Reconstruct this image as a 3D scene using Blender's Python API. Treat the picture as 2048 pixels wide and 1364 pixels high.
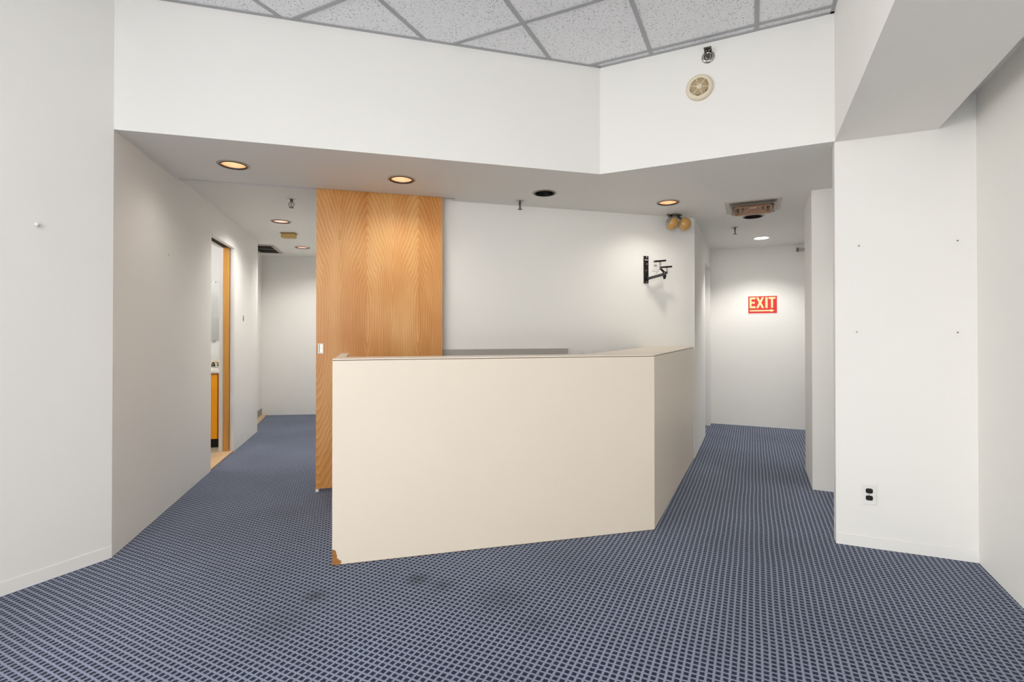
import bpy, bmesh, math, random
from mathutils import Vector, Matrix

# ------------------------------------------------------------------ clear
for o in list(bpy.data.objects):
    bpy.data.objects.remove(o, do_unlink=True)
S = bpy.context.scene
COL = S.collection
R = math.radians

# ------------------------------------------------------------------ camera
cam_d = bpy.data.cameras.new('camera')
cam = bpy.data.objects.new('camera', cam_d)
COL.objects.link(cam)
cam.location = (0, 0, 1.2)
cam.rotation_euler = (R(90.38), 0, 0)
cam_d.sensor_width = 36
cam_d.lens = 36 * 990 / 2048
cam_d.shift_y = -(682 - 658.4) / 2048
cam_d.clip_start = 0.02
S.camera = cam

# ------------------------------------------------------------------ daylight (overcast sky through the windows added behind the camera)
W = bpy.data.worlds.new('sky')
S.world = W
W.use_nodes = True
bg = W.node_tree.nodes['Background']
bg.inputs[0].default_value = (1.0, 0.994, 0.985, 1)
bg.inputs[1].default_value = 6.4
S.view_settings.view_transform = 'Standard'
S.view_settings.look = 'None'
S.view_settings.exposure = 0.66
S.view_settings.gamma = 1.0
S.view_settings.use_curve_mapping = False

# two plan frames: AB (room walls and corridor), CD (passage, reception wall, counter front)
AA, CC = R(26.0), R(15.6)
def AB(u, v):
    return (u * math.cos(AA) + v * math.sin(AA), -u * math.sin(AA) + v * math.cos(AA))
def CD(p, q):
    return (p * math.cos(CC) - q * math.sin(CC), p * math.sin(CC) + q * math.cos(CC))
RAB, RCD = -AA, CC

# portals that guide sampling to the two added window openings behind the viewer
def portal(u, v, w, h, z, rz):
    pd = bpy.data.lights.new('window_portal', 'AREA')
    pd.shape = 'RECTANGLE'; pd.size = w; pd.size_y = h
    pd.cycles.is_portal = True
    po = bpy.data.objects.new('window_portal', pd); COL.objects.link(po)
    po.location = (*AB(u, v), z)
    po.rotation_euler = (R(90), 0, rz)
portal(-0.2, -3.43, 2.2, 2.7, 1.5, RAB)
portal(-3.11, -1.4, 3.0, 2.7, 1.5, RAB - R(90))
# ------------------------------------------------------------------ materials
def lin(c):
    c = c / 255.0
    return c / 12.92 if c <= 0.04045 else ((c + 0.055) / 1.055) ** 2.4
def rgb(r, g, b):
    return (lin(r), lin(g), lin(b), 1)
MATS = {}
def base(name):
    m = bpy.data.materials.new(name); m.use_nodes = True
    nt = m.node_tree
    b = nt.nodes['Principled BSDF']
    MATS[name] = m
    return m, nt, b
def N(nt, t, **k):
    n = nt.nodes.new(t)
    for a, v in k.items():
        setattr(n, a, v)
    return n
def mth(nt, op, a, b=None, c=None):
    n = N(nt, 'ShaderNodeMath', operation=op)
    for i, x in enumerate((a, b, c)):
        if x is None: continue
        if isinstance(x, (int, float)): n.inputs[i].default_value = x
        else: nt.links.new(x, n.inputs[i])
    return n.outputs[0]
def mix(nt, f, a, b):
    n = N(nt, 'ShaderNodeMix', data_type='RGBA')
    for i, x in ((0, f), (6, a), (7, b)):
        if isinstance(x, (int, float, tuple)): n.inputs[i].default_value = x
        else: nt.links.new(x, n.inputs[i])
    return n.outputs[2]
def plain(name, col, rough=0.5, metal=0.0, var=0.04, vscale=6, bump=0.0, bscale=250, spec=0.5):
    m, nt, b = base(name)
    tc = N(nt, 'ShaderNodeTexCoord')
    nz = N(nt, 'ShaderNodeTexNoise'); nz.inputs['Scale'].default_value = vscale; nz.inputs['Detail'].default_value = 3
    nt.links.new(tc.outputs['Object'], nz.inputs['Vector'])
    d = tuple(c * (1 - var) for c in col[:3]) + (1,)
    l = tuple(min(1, c * (1 + var)) for c in col[:3]) + (1,)
    nt.links.new(mix(nt, nz.outputs['Fac'], d, l), b.inputs['Base Color'])
    b.inputs['Roughness'].default_value = rough
    b.inputs['Metallic'].default_value = metal
    b.inputs['Specular IOR Level'].default_value = spec
    if bump:
        n2 = N(nt, 'ShaderNodeTexNoise'); n2.inputs['Scale'].default_value = bscale; n2.inputs['Detail'].default_value = 2
        nt.links.new(tc.outputs['Object'], n2.inputs['Vector'])
        bp = N(nt, 'ShaderNodeBump'); bp.inputs['Strength'].default_value = bump; bp.inputs['Distance'].default_value = 0.002
        nt.links.new(n2.outputs['Fac'], bp.inputs['Height']); nt.links.new(bp.outputs[0], b.inputs['Normal'])
    return m
def emit(name, col, strength):
    m, nt, b = base(name)
    b.inputs['Base Color'].default_value = col
    b.inputs['Emission Color'].default_value = col
    b.inputs['Emission Strength'].default_value = strength
    return m

plain('wall', (0.88, 0.866, 0.826, 1), 0.62, var=0.012, vscale=1.5, bump=0.08, spec=0.3)
plain('wall_bright', (0.84, 0.84, 0.83, 1), 0.5, var=0.01)
plain('trim_white', (0.82, 0.81, 0.79, 1), 0.4, var=0.01)
plain('laminate', rgb(234, 222, 204), 0.38, var=0.012, vscale=2)
plain('particle_board', rgb(166, 112, 58), 0.9, var=0.35, vscale=90, bump=0.6, bscale=300)
plain('board_edge', rgb(110, 92, 70), 0.8, var=0.2, vscale=60)
plain('grey_laminate', rgb(182, 178, 170), 0.5, var=0.02)
plain('grid_metal', rgb(172, 173, 175), 0.45, var=0.02)
plain('flange', rgb(178, 172, 160), 0.35, metal=0.4, var=0.03)
plain('black_baffle', rgb(22, 18, 15), 0.4, var=0.1)
plain('copper', rgb(228, 186, 156), 0.45, metal=0.2, var=0.06)
plain('pink_copper', rgb(232, 196, 184), 0.45, metal=0.2, var=0.06)
plain('chrome', rgb(190, 188, 182), 0.18, metal=1.0, var=0.05)
plain('dark_chrome', rgb(110, 106, 98), 0.25, metal=1.0, var=0.08)
plain('black_metal', rgb(26, 24, 23), 0.35, var=0.1)
plain('amber_glass', rgb(206, 160, 92), 0.22, var=0.12, vscale=25)
plain('ivory', rgb(226, 214, 188), 0.45, var=0.02)
plain('ivory_dark', rgb(176, 156, 120), 0.6, var=0.06, vscale=60)
plain('yellowed', rgb(204, 172, 104), 0.5, var=0.08, vscale=30)
plain('white_plastic', rgb(236, 235, 230), 0.35, var=0.01)
plain('black_plastic', rgb(20, 18, 17), 0.3, var=0.1)
plain('diffuser_tan', rgb(176, 142, 116), 0.4, var=0.06, vscale=20)
plain('diffuser_grey', rgb(182, 174, 166), 0.4, var=0.04, vscale=20)
plain('grille_dark', rgb(52, 48, 38), 0.7, var=0.15, vscale=40)
plain('sign_red', rgb(214, 40, 44), 0.4, var=0.03)
plain('sign_cream', rgb(250, 226, 160), 0.5, var=0.02)
plain('orange_cabinet', rgb(250, 168, 0), 0.35, var=0.02)
plain('orange_edge', rgb(214, 120, 10), 0.45, var=0.03)
plain('basin', rgb(240, 236, 226), 0.2, var=0.01)
plain('splash', rgb(238, 226, 200), 0.4, var=0.02)
plain('tile_floor', rgb(196, 184, 164), 0.5, var=0.06, vscale=12)
plain('threshold', rgb(208, 176, 136), 0.6, var=0.1, vscale=30)
plain('grey_base', rgb(160, 156, 146), 0.6, var=0.03)
plain('door_edge', rgb(168, 96, 44), 0.5, var=0.15, vscale=30)
plain('mirror', rgb(196, 200, 198), 0.05, metal=1.0, var=0.0)
plain('window_frame', rgb(70, 68, 64), 0.4, metal=0.5)
plain('recess_shade', rgb(30, 28, 26), 0.8)  # near-black colour painted in for shade inside holes, slots and recesses
emit('bulb_warm', (1.0, 0.89, 0.77, 1), 7.0)
emit('bulb_pink', (1.0, 0.90, 0.86, 1), 7.0)
emit('led_white', (1.0, 0.97, 0.92, 1), 14.0)
emit('lamp_bath', (1.0, 0.97, 0.93, 1), 5.0)
emit('added_panel_glow', (1.0, 0.985, 0.96, 1), 4.0)  # glow of the ceiling panels added behind the viewer

# thin window glass
m, nt, b = base('pane_glass')
tr = N(nt, 'ShaderNodeBsdfTransparent'); gl = N(nt, 'ShaderNodeBsdfGlossy'); gl.inputs['Roughness'].default_value = 0.02
ms = N(nt, 'ShaderNodeMixShader'); ms.inputs[0].default_value = 0.06
nt.links.new(tr.outputs[0], ms.inputs[1]); nt.links.new(gl.outputs[0], ms.inputs[2])
nt.links.new(ms.outputs[0], nt.nodes['Material Output'].inputs[0])

# carpet: one inch woven grid, navy blocks between grey-blue yarn lines
m, nt, b = base('carpet')
tc = N(nt, 'ShaderNodeTexCoord')
rot = N(nt, 'ShaderNodeVectorRotate', rotation_type='Z_AXIS'); rot.inputs['Angle'].default_value = AA
nt.links.new(tc.outputs['Object'], rot.inputs['Vector'])
wob = N(nt, 'ShaderNodeTexNoise'); wob.inputs['Scale'].default_value = 220; wob.inputs['Detail'].default_value = 1
nt.links.new(tc.outputs['Object'], wob.inputs['Vector'])
wc = N(nt, 'ShaderNodeVectorMath', operation='SUBTRACT'); nt.links.new(wob.outputs['Color'], wc.inputs[0]); wc.inputs[1].default_value = (0.5, 0.5, 0.5)
wsn = N(nt, 'ShaderNodeVectorMath', operation='SCALE'); nt.links.new(wc.outputs[0], wsn.inputs[0]); wsn.inputs['Scale'].default_value = 0.006
big = N(nt, 'ShaderNodeTexNoise'); big.inputs['Scale'].default_value = 2.2; big.inputs['Detail'].default_value = 1
nt.links.new(tc.outputs['Object'], big.inputs['Vector'])
bc = N(nt, 'ShaderNodeVectorMath', operation='SUBTRACT'); nt.links.new(big.outputs['Color'], bc.inputs[0]); bc.inputs[1].default_value = (0.5, 0.5, 0.5)
bs = N(nt, 'ShaderNodeVectorMath', operation='SCALE'); nt.links.new(bc.outputs[0], bs.inputs[0]); bs.inputs['Scale'].default_value = 0.012
ad = N(nt, 'ShaderNodeVectorMath', operation='ADD'); nt.links.new(rot.outputs[0], ad.inputs[0]); nt.links.new(wsn.outputs[0], ad.inputs[1])
ad2 = N(nt, 'ShaderNodeVectorMath', operation='ADD'); nt.links.new(ad.outputs[0], ad2.inputs[0]); nt.links.new(bs.outputs[0], ad2.inputs[1])
sp = N(nt, 'ShaderNodeSeparateXYZ'); nt.links.new(ad2.outputs[0], sp.inputs[0])
def cell(x, duty):
    f = mth(nt, 'FRACT', mth(nt, 'DIVIDE', x, 0.0254))
    d = mth(nt, 'ABSOLUTE', mth(nt, 'SUBTRACT', f, 0.5))
    mr = N(nt, 'ShaderNodeMapRange'); mr.interpolation_type = 'SMOOTHSTEP'
    nt.links.new(d, mr.inputs[0]); mr.inputs[1].default_value = duty / 2 + 0.05; mr.inputs[2].default_value = duty / 2 - 0.05
    mr.inputs[3].default_value = 0; mr.inputs[4].default_value = 1
    return mr.outputs[0]
blk = mth(nt, 'MULTIPLY', cell(sp.outputs[0], 0.67), cell(sp.outputs[1], 0.69))
fib = N(nt, 'ShaderNodeTexNoise'); fib.inputs['Scale'].default_value = 420; fib.inputs['Detail'].default_value = 2
nt.links.new(tc.outputs['Object'], fib.inputs['Vector'])
tone = N(nt, 'ShaderNodeTexNoise'); tone.inputs['Scale'].default_value = 1.1; tone.inputs['Detail'].default_value = 3
nt.links.new(tc.outputs['Object'], tone.inputs['Vector'])
yarn = mix(nt, fib.outputs['Fac'], rgb(98, 107, 132), rgb(168, 178, 199))
navy = mix(nt, fib.outputs['Fac'], rgb(5, 11, 30), rgb(22, 36, 68))
cc = mix(nt, blk, yarn, navy)
# soil: worn grey patches and a few dark spots in front of the counter
soil = N(nt, 'ShaderNodeMapRange'); nt.links.new(tone.outputs['Fac'], soil.inputs[0])
soil.inputs[1].default_value = 0.42; soil.inputs[2].default_value = 0.72; soil.inputs[3].default_value = 1.0; soil.inputs[4].default_value = 0.78
sv = soil.outputs[0]
for (sx, sy, sr, st) in ((-0.90, 2.26, 0.075, 0.5), (-0.46, 2.42, 0.10, 0.45), (-0.33, 2.36, 0.09, 0.62), (-0.05, 2.24, 0.17, 0.72), (-0.95, 2.05, 0.16, 0.8), (0.1, 2.05, 0.14, 0.8)):
    ds = N(nt, 'ShaderNodeVectorMath', operation='DISTANCE'); nt.links.new(tc.outputs['Object'], ds.inputs[0]); ds.inputs[1].default_value = (sx, sy, 0)
    dd = mth(nt, 'ADD', ds.outputs['Value'], mth(nt, 'MULTIPLY', mth(nt, 'SUBTRACT', big.outputs['Fac'], 0.5), 0.1))
    mr = N(nt, 'ShaderNodeMapRange'); mr.interpolation_type = 'SMOOTHSTEP'; nt.links.new(dd, mr.inputs[0])
    mr.inputs[1].default_value = 0.0; mr.inputs[2].default_value = sr; mr.inputs[3].default_value = st; mr.inputs[4].default_value = 1.0
    sv = mth(nt, 'MULTIPLY', sv, mr.outputs[0])
vm = N(nt, 'ShaderNodeVectorMath', operation='SCALE'); nt.links.new(cc, vm.inputs[0]); nt.links.new(sv, vm.inputs['Scale'])
nt.links.new(vm.outputs[0], b.inputs['Base Color'])
b.inputs['Roughness'].default_value = 0.95; b.inputs['Specular IOR Level'].default_value = 0.1
b.inputs['Sheen Weight'].default_value = 0.15
bp = N(nt, 'ShaderNodeBump'); bp.inputs['Strength'].default_value = 0.5; bp.inputs['Distance'].default_value = 0.003
nt.links.new(mth(nt, 'ADD', mth(nt, 'MULTIPLY', blk, -0.5), fib.outputs['Fac']), bp.inputs['Height']); nt.links.new(bp.outputs[0], b.inputs['Normal'])

# mineral-fibre ceiling tile: pale grey with short dark fissures
m, nt, b = base('ceiling_tile')
tc = N(nt, 'ShaderNodeTexCoord')
n1 = N(nt, 'ShaderNodeTexNoise'); n1.inputs['Scale'].default_value = 120; n1.inputs['Detail'].default_value = 3
n2 = N(nt, 'ShaderNodeTexNoise'); n2.inputs['Scale'].default_value = 300; n2.inputs['Detail'].default_value = 2
nt.links.new(tc.outputs['Object'], n1.inputs['Vector']); nt.links.new(tc.outputs['Object'], n2.inputs['Vector'])
r1 = N(nt, 'ShaderNodeMapRange'); nt.links.new(n1.outputs['Fac'], r1.inputs[0]); r1.inputs[1].default_value = 0.34; r1.inputs[2].default_value = 0.385
r2 = N(nt, 'ShaderNodeMapRange'); nt.links.new(n2.outputs['Fac'], r2.inputs[0]); r2.inputs[1].default_value = 0.3; r2.inputs[2].default_value = 0.7
lightc = mix(nt, r2.outputs[0], rgb(238, 239, 241), rgb(253, 253, 254))
nt.links.new(mix(nt, r1.outputs[0], rgb(140, 140, 142), lightc), b.inputs['Base Color'])
b.inputs['Roughness'].default_value = 0.95
bp = N(nt, 'ShaderNodeBump'); bp.inputs['Strength'].default_value = 0.4; bp.inputs['Distance'].default_value = 0.002
nt.links.new(r1.outputs[0], bp.inputs['Height']); nt.links.new(bp.outputs[0], b.inputs['Normal'])

# veneer of the sliding door: book-matched leaves with cathedral figure
m, nt, b = base('veneer')
tc = N(nt, 'ShaderNodeTexCoord')
sx = N(nt, 'ShaderNodeSeparateXYZ'); nt.links.new(tc.outputs['Object'], sx.inputs[0])
leaf = mth(nt, 'PINGPONG', mth(nt, 'ADD', sx.outputs[0], 0.02), 0.195)
zz = mth(nt, 'MULTIPLY', mth(nt, 'SUBTRACT', sx.outputs[2], 1.50), 0.24)
cmb = N(nt, 'ShaderNodeCombineXYZ'); nt.links.new(leaf, cmb.inputs[0]); nt.links.new(zz, cmb.inputs[2])
warp = N(nt, 'ShaderNodeTexNoise'); warp.inputs['Scale'].default_value = 5; warp.inputs['Detail'].default_value = 2
nt.links.new(cmb.outputs[0], warp.inputs['Vector'])
w2 = N(nt, 'ShaderNodeVectorMath', operation='SCALE'); nt.links.new(warp.outputs['Color'], w2.inputs[0]); w2.inputs['Scale'].default_value = 0.09
wa = N(nt, 'ShaderNodeVectorMath', operation='ADD'); nt.links.new(cmb.outputs[0], wa.inputs[0]); nt.links.new(w2.outputs[0], wa.inputs[1])
wv = N(nt, 'ShaderNodeTexWave', wave_type='RINGS', rings_direction='Y', wave_profile='SAW')
wv.inputs['Scale'].default_value = 19; wv.inputs['Distortion'].default_value = 2.0; wv.inputs['Detail'].default_value = 2; wv.inputs['Detail Scale'].default_value = 2
nt.links.new(wa.outputs[0], wv.inputs['Vector'])
mp = N(nt, 'ShaderNodeMapping'); mp.inputs['Scale'].default_value = (160, 1, 5); nt.links.new(tc.outputs['Object'], mp.inputs[0])
gr = N(nt, 'ShaderNodeTexNoise'); gr.inputs['Scale'].default_value = 1; gr.inputs['Detail'].default_value = 4; nt.links.new(mp.outputs[0], gr.inputs['Vector'])
mp2 = N(nt, 'ShaderNodeMapping'); mp2.inputs['Scale'].default_value = (5, 1, 1.4); nt.links.new(tc.outputs['Object'], mp2.inputs[0])
lo = N(nt, 'ShaderNodeTexNoise'); lo.inputs['Scale'].default_value = 1; lo.inputs['Detail'].default_value = 2; nt.links.new(mp2.outputs[0], lo.inputs['Vector'])
leafid = N(nt, 'ShaderNodeTexWhiteNoise', noise_dimensions='1D')
nt.links.new(mth(nt, 'FLOOR', mth(nt, 'DIVIDE', mth(nt, 'ADD', sx.outputs[0], 0.02), 0.195)), leafid.inputs['W'])
f = mth(nt, 'ADD', mth(nt, 'MULTIPLY', wv.outputs['Fac'], 0.24), mth(nt, 'ADD', mth(nt, 'MULTIPLY', gr.outputs['Fac'], 0.16), mth(nt, 'MULTIPLY', lo.outputs['Fac'], 0.75)))
f = mth(nt, 'ADD', f, mth(nt, 'MULTIPLY', leafid.outputs['Value'], 0.12))
cr = N(nt, 'ShaderNodeValToRGB'); nt.links.new(f, cr.inputs[0])
cr.color_ramp.elements[0].position = 0.25; cr.color_ramp.elements[0].color = rgb(184, 108, 42)
cr.color_ramp.elements[1].position = 0.85; cr.color_ramp.elements[1].color = rgb(228, 176, 112)
e = cr.color_ramp.elements.new(0.55); e.color = rgb(210, 143, 72)
nt.links.new(cr.outputs[0], b.inputs['Base Color'])
b.inputs['Roughness'].default_value = 0.3

# pocket door wood
m, nt, b = base('pine')
tc = N(nt, 'ShaderNodeTexCoord')
mp = N(nt, 'ShaderNodeMapping'); mp.inputs['Scale'].default_value = (60, 60, 3); nt.links.new(tc.outputs['Object'], mp.inputs[0])
gr = N(nt, 'ShaderNodeTexNoise'); gr.inputs['Scale'].default_value = 1; gr.inputs['Detail'].default_value = 4; nt.links.new(mp.outputs[0], gr.inputs['Vector'])
nt.links.new(mix(nt, gr.outputs['Fac'], rgb(188, 126, 48), rgb(226, 172, 90)), b.inputs['Base Color'])
b.inputs['Roughness'].default_value = 0.45

# ------------------------------------------------------------------ mesh helpers
class MB:
    def __init__(s): s.v = []; s.f = []; s.sm = []
    def add(s, vs, fs, smooth=False):
        k = len(s.v); s.v += [tuple(x) for x in vs]
        for f in fs:
            s.f.append(tuple(i + k for i in f)); s.sm.append(smooth)
        return s
    def box(s, x0, x1, y0, y1, z0, z1, M=None):
        vs = [Vector((x, y, z)) for z in (z0, z1) for y in (y0, y1) for x in (x0, x1)]
        if M: vs = [M @ v for v in vs]
        return s.add(vs, [(0, 2, 3, 1), (4, 5, 7, 6), (0, 1, 5, 4), (2, 6, 7, 3), (0, 4, 6, 2), (1, 3, 7, 5)])
    def prism(s, pts, z0, z1):
        a = sum(pts[i][0] * pts[(i + 1) % len(pts)][1] - pts[(i + 1) % len(pts)][0] * pts[i][1] for i in range(len(pts)))
        if a < 0: pts = pts[::-1]
        n = len(pts)
        vs = [(x, y, z0) for x, y in pts] + [(x, y, z1) for x, y in pts]
        return s.add(vs, [tuple(range(n))[::-1], tuple(range(n, 2 * n))] + [(i, (i + 1) % n, n + (i + 1) % n, n + i) for i in range(n)])
    def plate(s, pts, y0, y1):
        # polygon in x-z plane extruded in y (y0 nearest the viewer)
        n = len(pts)
        vs = [(x, y0, z) for x, z in pts] + [(x, y1, z) for x, z in pts]
        return s.add(vs, [tuple(range(n)), tuple(range(n, 2 * n))[::-1]] + [((i + 1) % n, i, n + i, n + (i + 1) % n) for i in range(n)])
    def tube(s, a, c, r, r2=None, n=16, caps=True, smooth=True):
        a, c = Vector(a), Vector(c); r2 = r if r2 is None else r2
        d = (c - a).normalized()
        t = Vector((1, 0, 0)) if abs(d.x) < 0.8 else Vector((0, 1, 0))
        e1 = d.cross(t).normalized(); e2 = d.cross(e1)
        ring = lambda o, rr: [o + (e1 * math.cos(2 * math.pi * i / n) + e2 * math.sin(2 * math.pi * i / n)) * rr for i in range(n)]
        vs = ring(a, r) + ring(c, r2)
        s.add(vs, [(i, n + i, n + (i + 1) % n, (i + 1) % n) for i in range(n)], smooth)
        if caps:
            s.add(vs, [tuple(range(n)), tuple(range(n, 2 * n))[::-1]])
        return s
    def lathe(s, prof, M=None, n=32, smooth=True, closed=False):
        # profile of (r, z) about local z
        vs = []; k = len(prof)
        for r, z in prof:
            for i in range(n):
                w = Vector((r * math.cos(2 * math.pi * i / n), r * math.sin(2 * math.pi * i / n), z))
                vs.append(M @ w if M else w)
        fs = []
        for j in range(k if closed else k - 1):
            j2 = (j + 1) % k
            for i in range(n):
                fs.append((j * n + i, j * n + (i + 1) % n, j2 * n + (i + 1) % n, j2 * n + i))
        return s.add(vs, fs, smooth)
    def build(s, name, mat, parent=None, bevel=0, recalc=True):
        me = bpy.data.meshes.new(name)
        me.from_pydata(s.v, [], s.f)
        me.polygons.foreach_set('use_smooth', s.sm)
        if recalc:
            bm = bmesh.new(); bm.from_mesh(me)
            bmesh.ops.remove_doubles(bm, verts=bm.verts, dist=1e-6)
            bmesh.ops.recalc_face_normals(bm, faces=bm.faces)
            bm.to_mesh(me); bm.free()
        me.materials.append(MATS[mat])
        o = bpy.data.objects.new(name, me); COL.objects.link(o)
        if parent: o.parent = parent
        if bevel:
            b = o.modifiers.new('bevel', 'BEVEL'); b.width = bevel; b.segments = 2; b.limit_method = 'ANGLE'
        return o
def tag(o, label, cat=None, group=None, kind=None):
    if label: o['label'] = label
    if cat: o['category'] = cat
    if group: o['group'] = group
    if kind: o['kind'] = kind
    return o
def thing(name, label, cat, loc, rz=0, group=None):
    o = bpy.data.objects.new(name, None); COL.objects.link(o)
    o.empty_display_size = 0.05
    o.location = loc; o.rotation_euler = (0, 0, rz)
    return tag(o, label, cat, group)
def struct(mb, name, mat, label, cat):
    o = mb.build(name, mat)
    return tag(o, label, cat, kind='structure')
def axis_to(d):
    return Vector((0, 0, 1)).rotation_difference(Vector(d).normalized()).to_matrix().to_4x4()

# ------------------------------------------------------------------ heights and main plan points
ZS, ZP, ZC = 2.29, 2.313, 3.025          # soffit, passage ceiling, tiled ceiling
ZT = 3.16
L1 = CD(-1.345, 3.125)
S1 = CD(1.499, 3.115)
S2 = AB(0.42, 3.335)
PL = -1.358                               # passage left wall

# ------------------------------------------------------------------ floor
fl = struct(MB().box(-7, 6.5, -6, 9.5, -0.12, 0), 'floor', 'carpet', 'blue and grey woven grid carpet over the whole floor', 'carpet')
bf = struct(MB().prism([CD(-1.425, 4.83), CD(-3.1, 4.3), CD(-3.1, 6.3), CD(-1.425, 6.3)], 0.0, 0.006), 'floor_bathroom', 'tile_floor', 'pale tile floor of the bathroom behind the pocket door', 'floor')

# ------------------------------------------------------------------ walls
mbw = MB()
mbw.prism([L1, AB(-3.08, 0.1), AB(-3.22, 0.1), AB(-3.22, 1.42)], 0, ZC + 0.05)
mbw.prism([AB(-3.08, -2.9), AB(-3.08, -3.5), AB(-3.22, -3.5), AB(-3.22, -2.9)], 0, ZC + 0.05)
mbw.prism([AB(-3.08, -2.9), AB(-3.08, 0.1), AB(-3.22, 0.1), AB(-3.22, -2.9)], 0, 0.15)
mbw.prism([AB(-3.08, -2.9), AB(-3.08, 0.1), AB(-3.22, 0.1), AB(-3.22, -2.9)], 2.85, ZC + 0.05)
struct(mbw, 'wall_left', 'wall', 'white painted wall with a small white peg', 'wall')
# passage wall with door opening
o0, o1, oz = 4.835, 5.575, 2.062
mbw = MB()
mbw.prism([L1, CD(PL, o0), CD(PL - 0.13, o0), CD(PL - 0.13, 3.25)], 0, ZP)
mbw.prism([CD(PL, o1), CD(PL, 6.615), CD(PL - 0.13, 6.615), CD(PL - 0.13, o1)], 0, ZP)
mbw.prism([CD(PL, o0), CD(PL, o1), CD(PL - 0.13, o1), CD(PL - 0.13, o0)], oz, ZP)
struct(mbw, 'wall_passage', 'wall', 'long wall of the passage with the bathroom doorway', 'wall')
struct(MB().prism([CD(-1.565, 6.5), CD(-1.565, 8.3), CD(-1.7, 8.3), CD(-1.7, 6.5)], 0, ZP), 'wall_alcove', 'wall', 'short recessed wall past the end of the passage wall', 'wall')
struct(MB().prism([(-4.6, 7.05), (-0.3, 7.60), (-0.3, 7.75), (-4.6, 7.20)], 0, ZP), 'wall_back', 'wall', 'white end wall of the passage behind the wooden door', 'wall')
struct(MB().prism([CD(-0.15, 4.2), CD(-0.15, 8.4), CD(0.0, 8.4), CD(0.0, 4.2)], 0, ZP), 'wall_passage_inner', 'wall', 'inner passage wall behind the wooden sliding door', 'wall')
mbw = MB()
mbw.prism([CD(-0.15, 4.082), CD(0.63, 4.082), CD(0.63, 4.2), CD(-0.15, 4.2)], 0, ZP)
mbw.prism([CD(0.63, 4.082), CD(2.943, 4.082), CD(2.943, 4.2), CD(0.63, 4.2)], 0, ZS)
struct(mbw, 'wall_reception', 'wall', 'white wall behind the reception counter', 'wall')
d0, d1, dz = 6.17, 6.86, 2.02
mbw = MB(); UL = -0.505
mbw.prism([AB(UL, 5.008), AB(UL, d0), AB(UL - 0.12, d0), AB(UL - 0.12, 5.008)], 0, ZS)
mbw.prism([AB(UL, d1), AB(UL, 7.1), AB(UL - 0.12, 7.1), AB(UL - 0.12, d1)], 0, ZS)
mbw.prism([AB(UL, d0), AB(UL, d1), AB(UL - 0.12, d1), AB(UL - 0.12, d0)], dz, ZS)
struct(mbw, 'wall_corridor', 'wall', 'corridor wall with a doorway beside the EXIT sign wall', 'wall')
struct(MB().prism([AB(-0.64, 7.04), AB(2.35, 7.12), AB(2.35, 7.25), AB(-0.64, 7.17)], 0, ZS), 'wall_end', 'wall', 'corridor end wall carrying the red EXIT sign', 'wall')
struct(MB().prism([AB(0.403, 4.413), AB(2.35, 4.413), AB(2.35, 5.05), AB(0.408, 5.05)], 0, ZS), 'wall_stub', 'wall', 'short thick wall block between the side passages', 'wall')
struct(MB().prism([AB(0.42, 3.352), AB(1.052, 3.39), AB(2.35, 3.40), AB(2.35, 3.52), AB(0.42, 3.43)], 0, ZC), 'wall_column', 'wall', 'white wall with four nails and a power outlet', 'wall')
struct(MB().prism([AB(1.052, 3.42), AB(1.052, -3.5), AB(1.2, -3.5), AB(1.2, 3.42)], 0, ZC + 0.05), 'wall_right', 'wall', 'white side wall under the lowered bulkhead', 'wall')
struct(MB().prism([AB(2.25, 3.4), AB(2.25, 7.2), AB(2.4, 7.2), AB(2.4, 3.4)], 0, ZS), 'wall_side', 'wall', 'far wall of the side passages', 'wall')
# rear wall around the window added to light the room
w0, w1, wz0, wz1 = -1.3, 0.9, 0.15, 2.85
mbw = MB()
mbw.prism([AB(-3.2, -3.4), AB(w0, -3.4), AB(w0, -3.52), AB(-3.2, -3.52)], 0, ZC + 0.05)
mbw.prism([AB(w1, -3.4), AB(1.2, -3.4), AB(1.2, -3.52), AB(w1, -3.52)], 0, ZC + 0.05)
mbw.prism([AB(w0, -3.4), AB(w1, -3.4), AB(w1, -3.52), AB(w0, -3.52)], 0, wz0)
mbw.prism([AB(w0, -3.4), AB(w1, -3.4), AB(w1, -3.52), AB(w0, -3.52)], wz1, ZC + 0.05)
struct(mbw, 'wall_rear', 'wall', 'wall behind the viewer around the added window', 'wall')
def window(name, lab, loc, rz, W_):
    wn = thing(name, lab, 'window', loc, rz)
    wn['kind'] = 'structure'
    h = W_ / 2; mbf = MB()
    xs = [-h + 0.025, -W_ / 6, W_ / 6, h - 0.025]
    for z0, z1 in ((wz0, wz0 + 0.05), (wz1 - 0.05, wz1)):
        mbf.box(-h, h, -0.03, 0.03, z0, z1)
    for x in xs:
        mbf.box(x - 0.025, x + 0.025, -0.03, 0.03, wz0 + 0.05, wz1 - 0.05)
    mbf.build('window_frame', 'window_frame', wn)
    for i in range(3):
        MB().box(xs[i] + 0.025, xs[i + 1] - 0.025, -0.003, 0.003, wz0 + 0.05, wz1 - 0.05).build('pane', 'pane_glass', wn)
window('added_window_1', 'wide window with dark metal frame added in the rear wall to light the room', (*AB(-0.2, -3.46), 0), RAB, 2.2)  # unseen opening added to let daylight into the room
window('added_window_2', 'wide window with dark metal frame added for side light in the unseen part of the wall with the peg', (*AB(-3.15, -1.4), 0), RAB + R(90), 3.0)  # unseen opening added to brighten the right wall, bulkhead and ceiling

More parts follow.
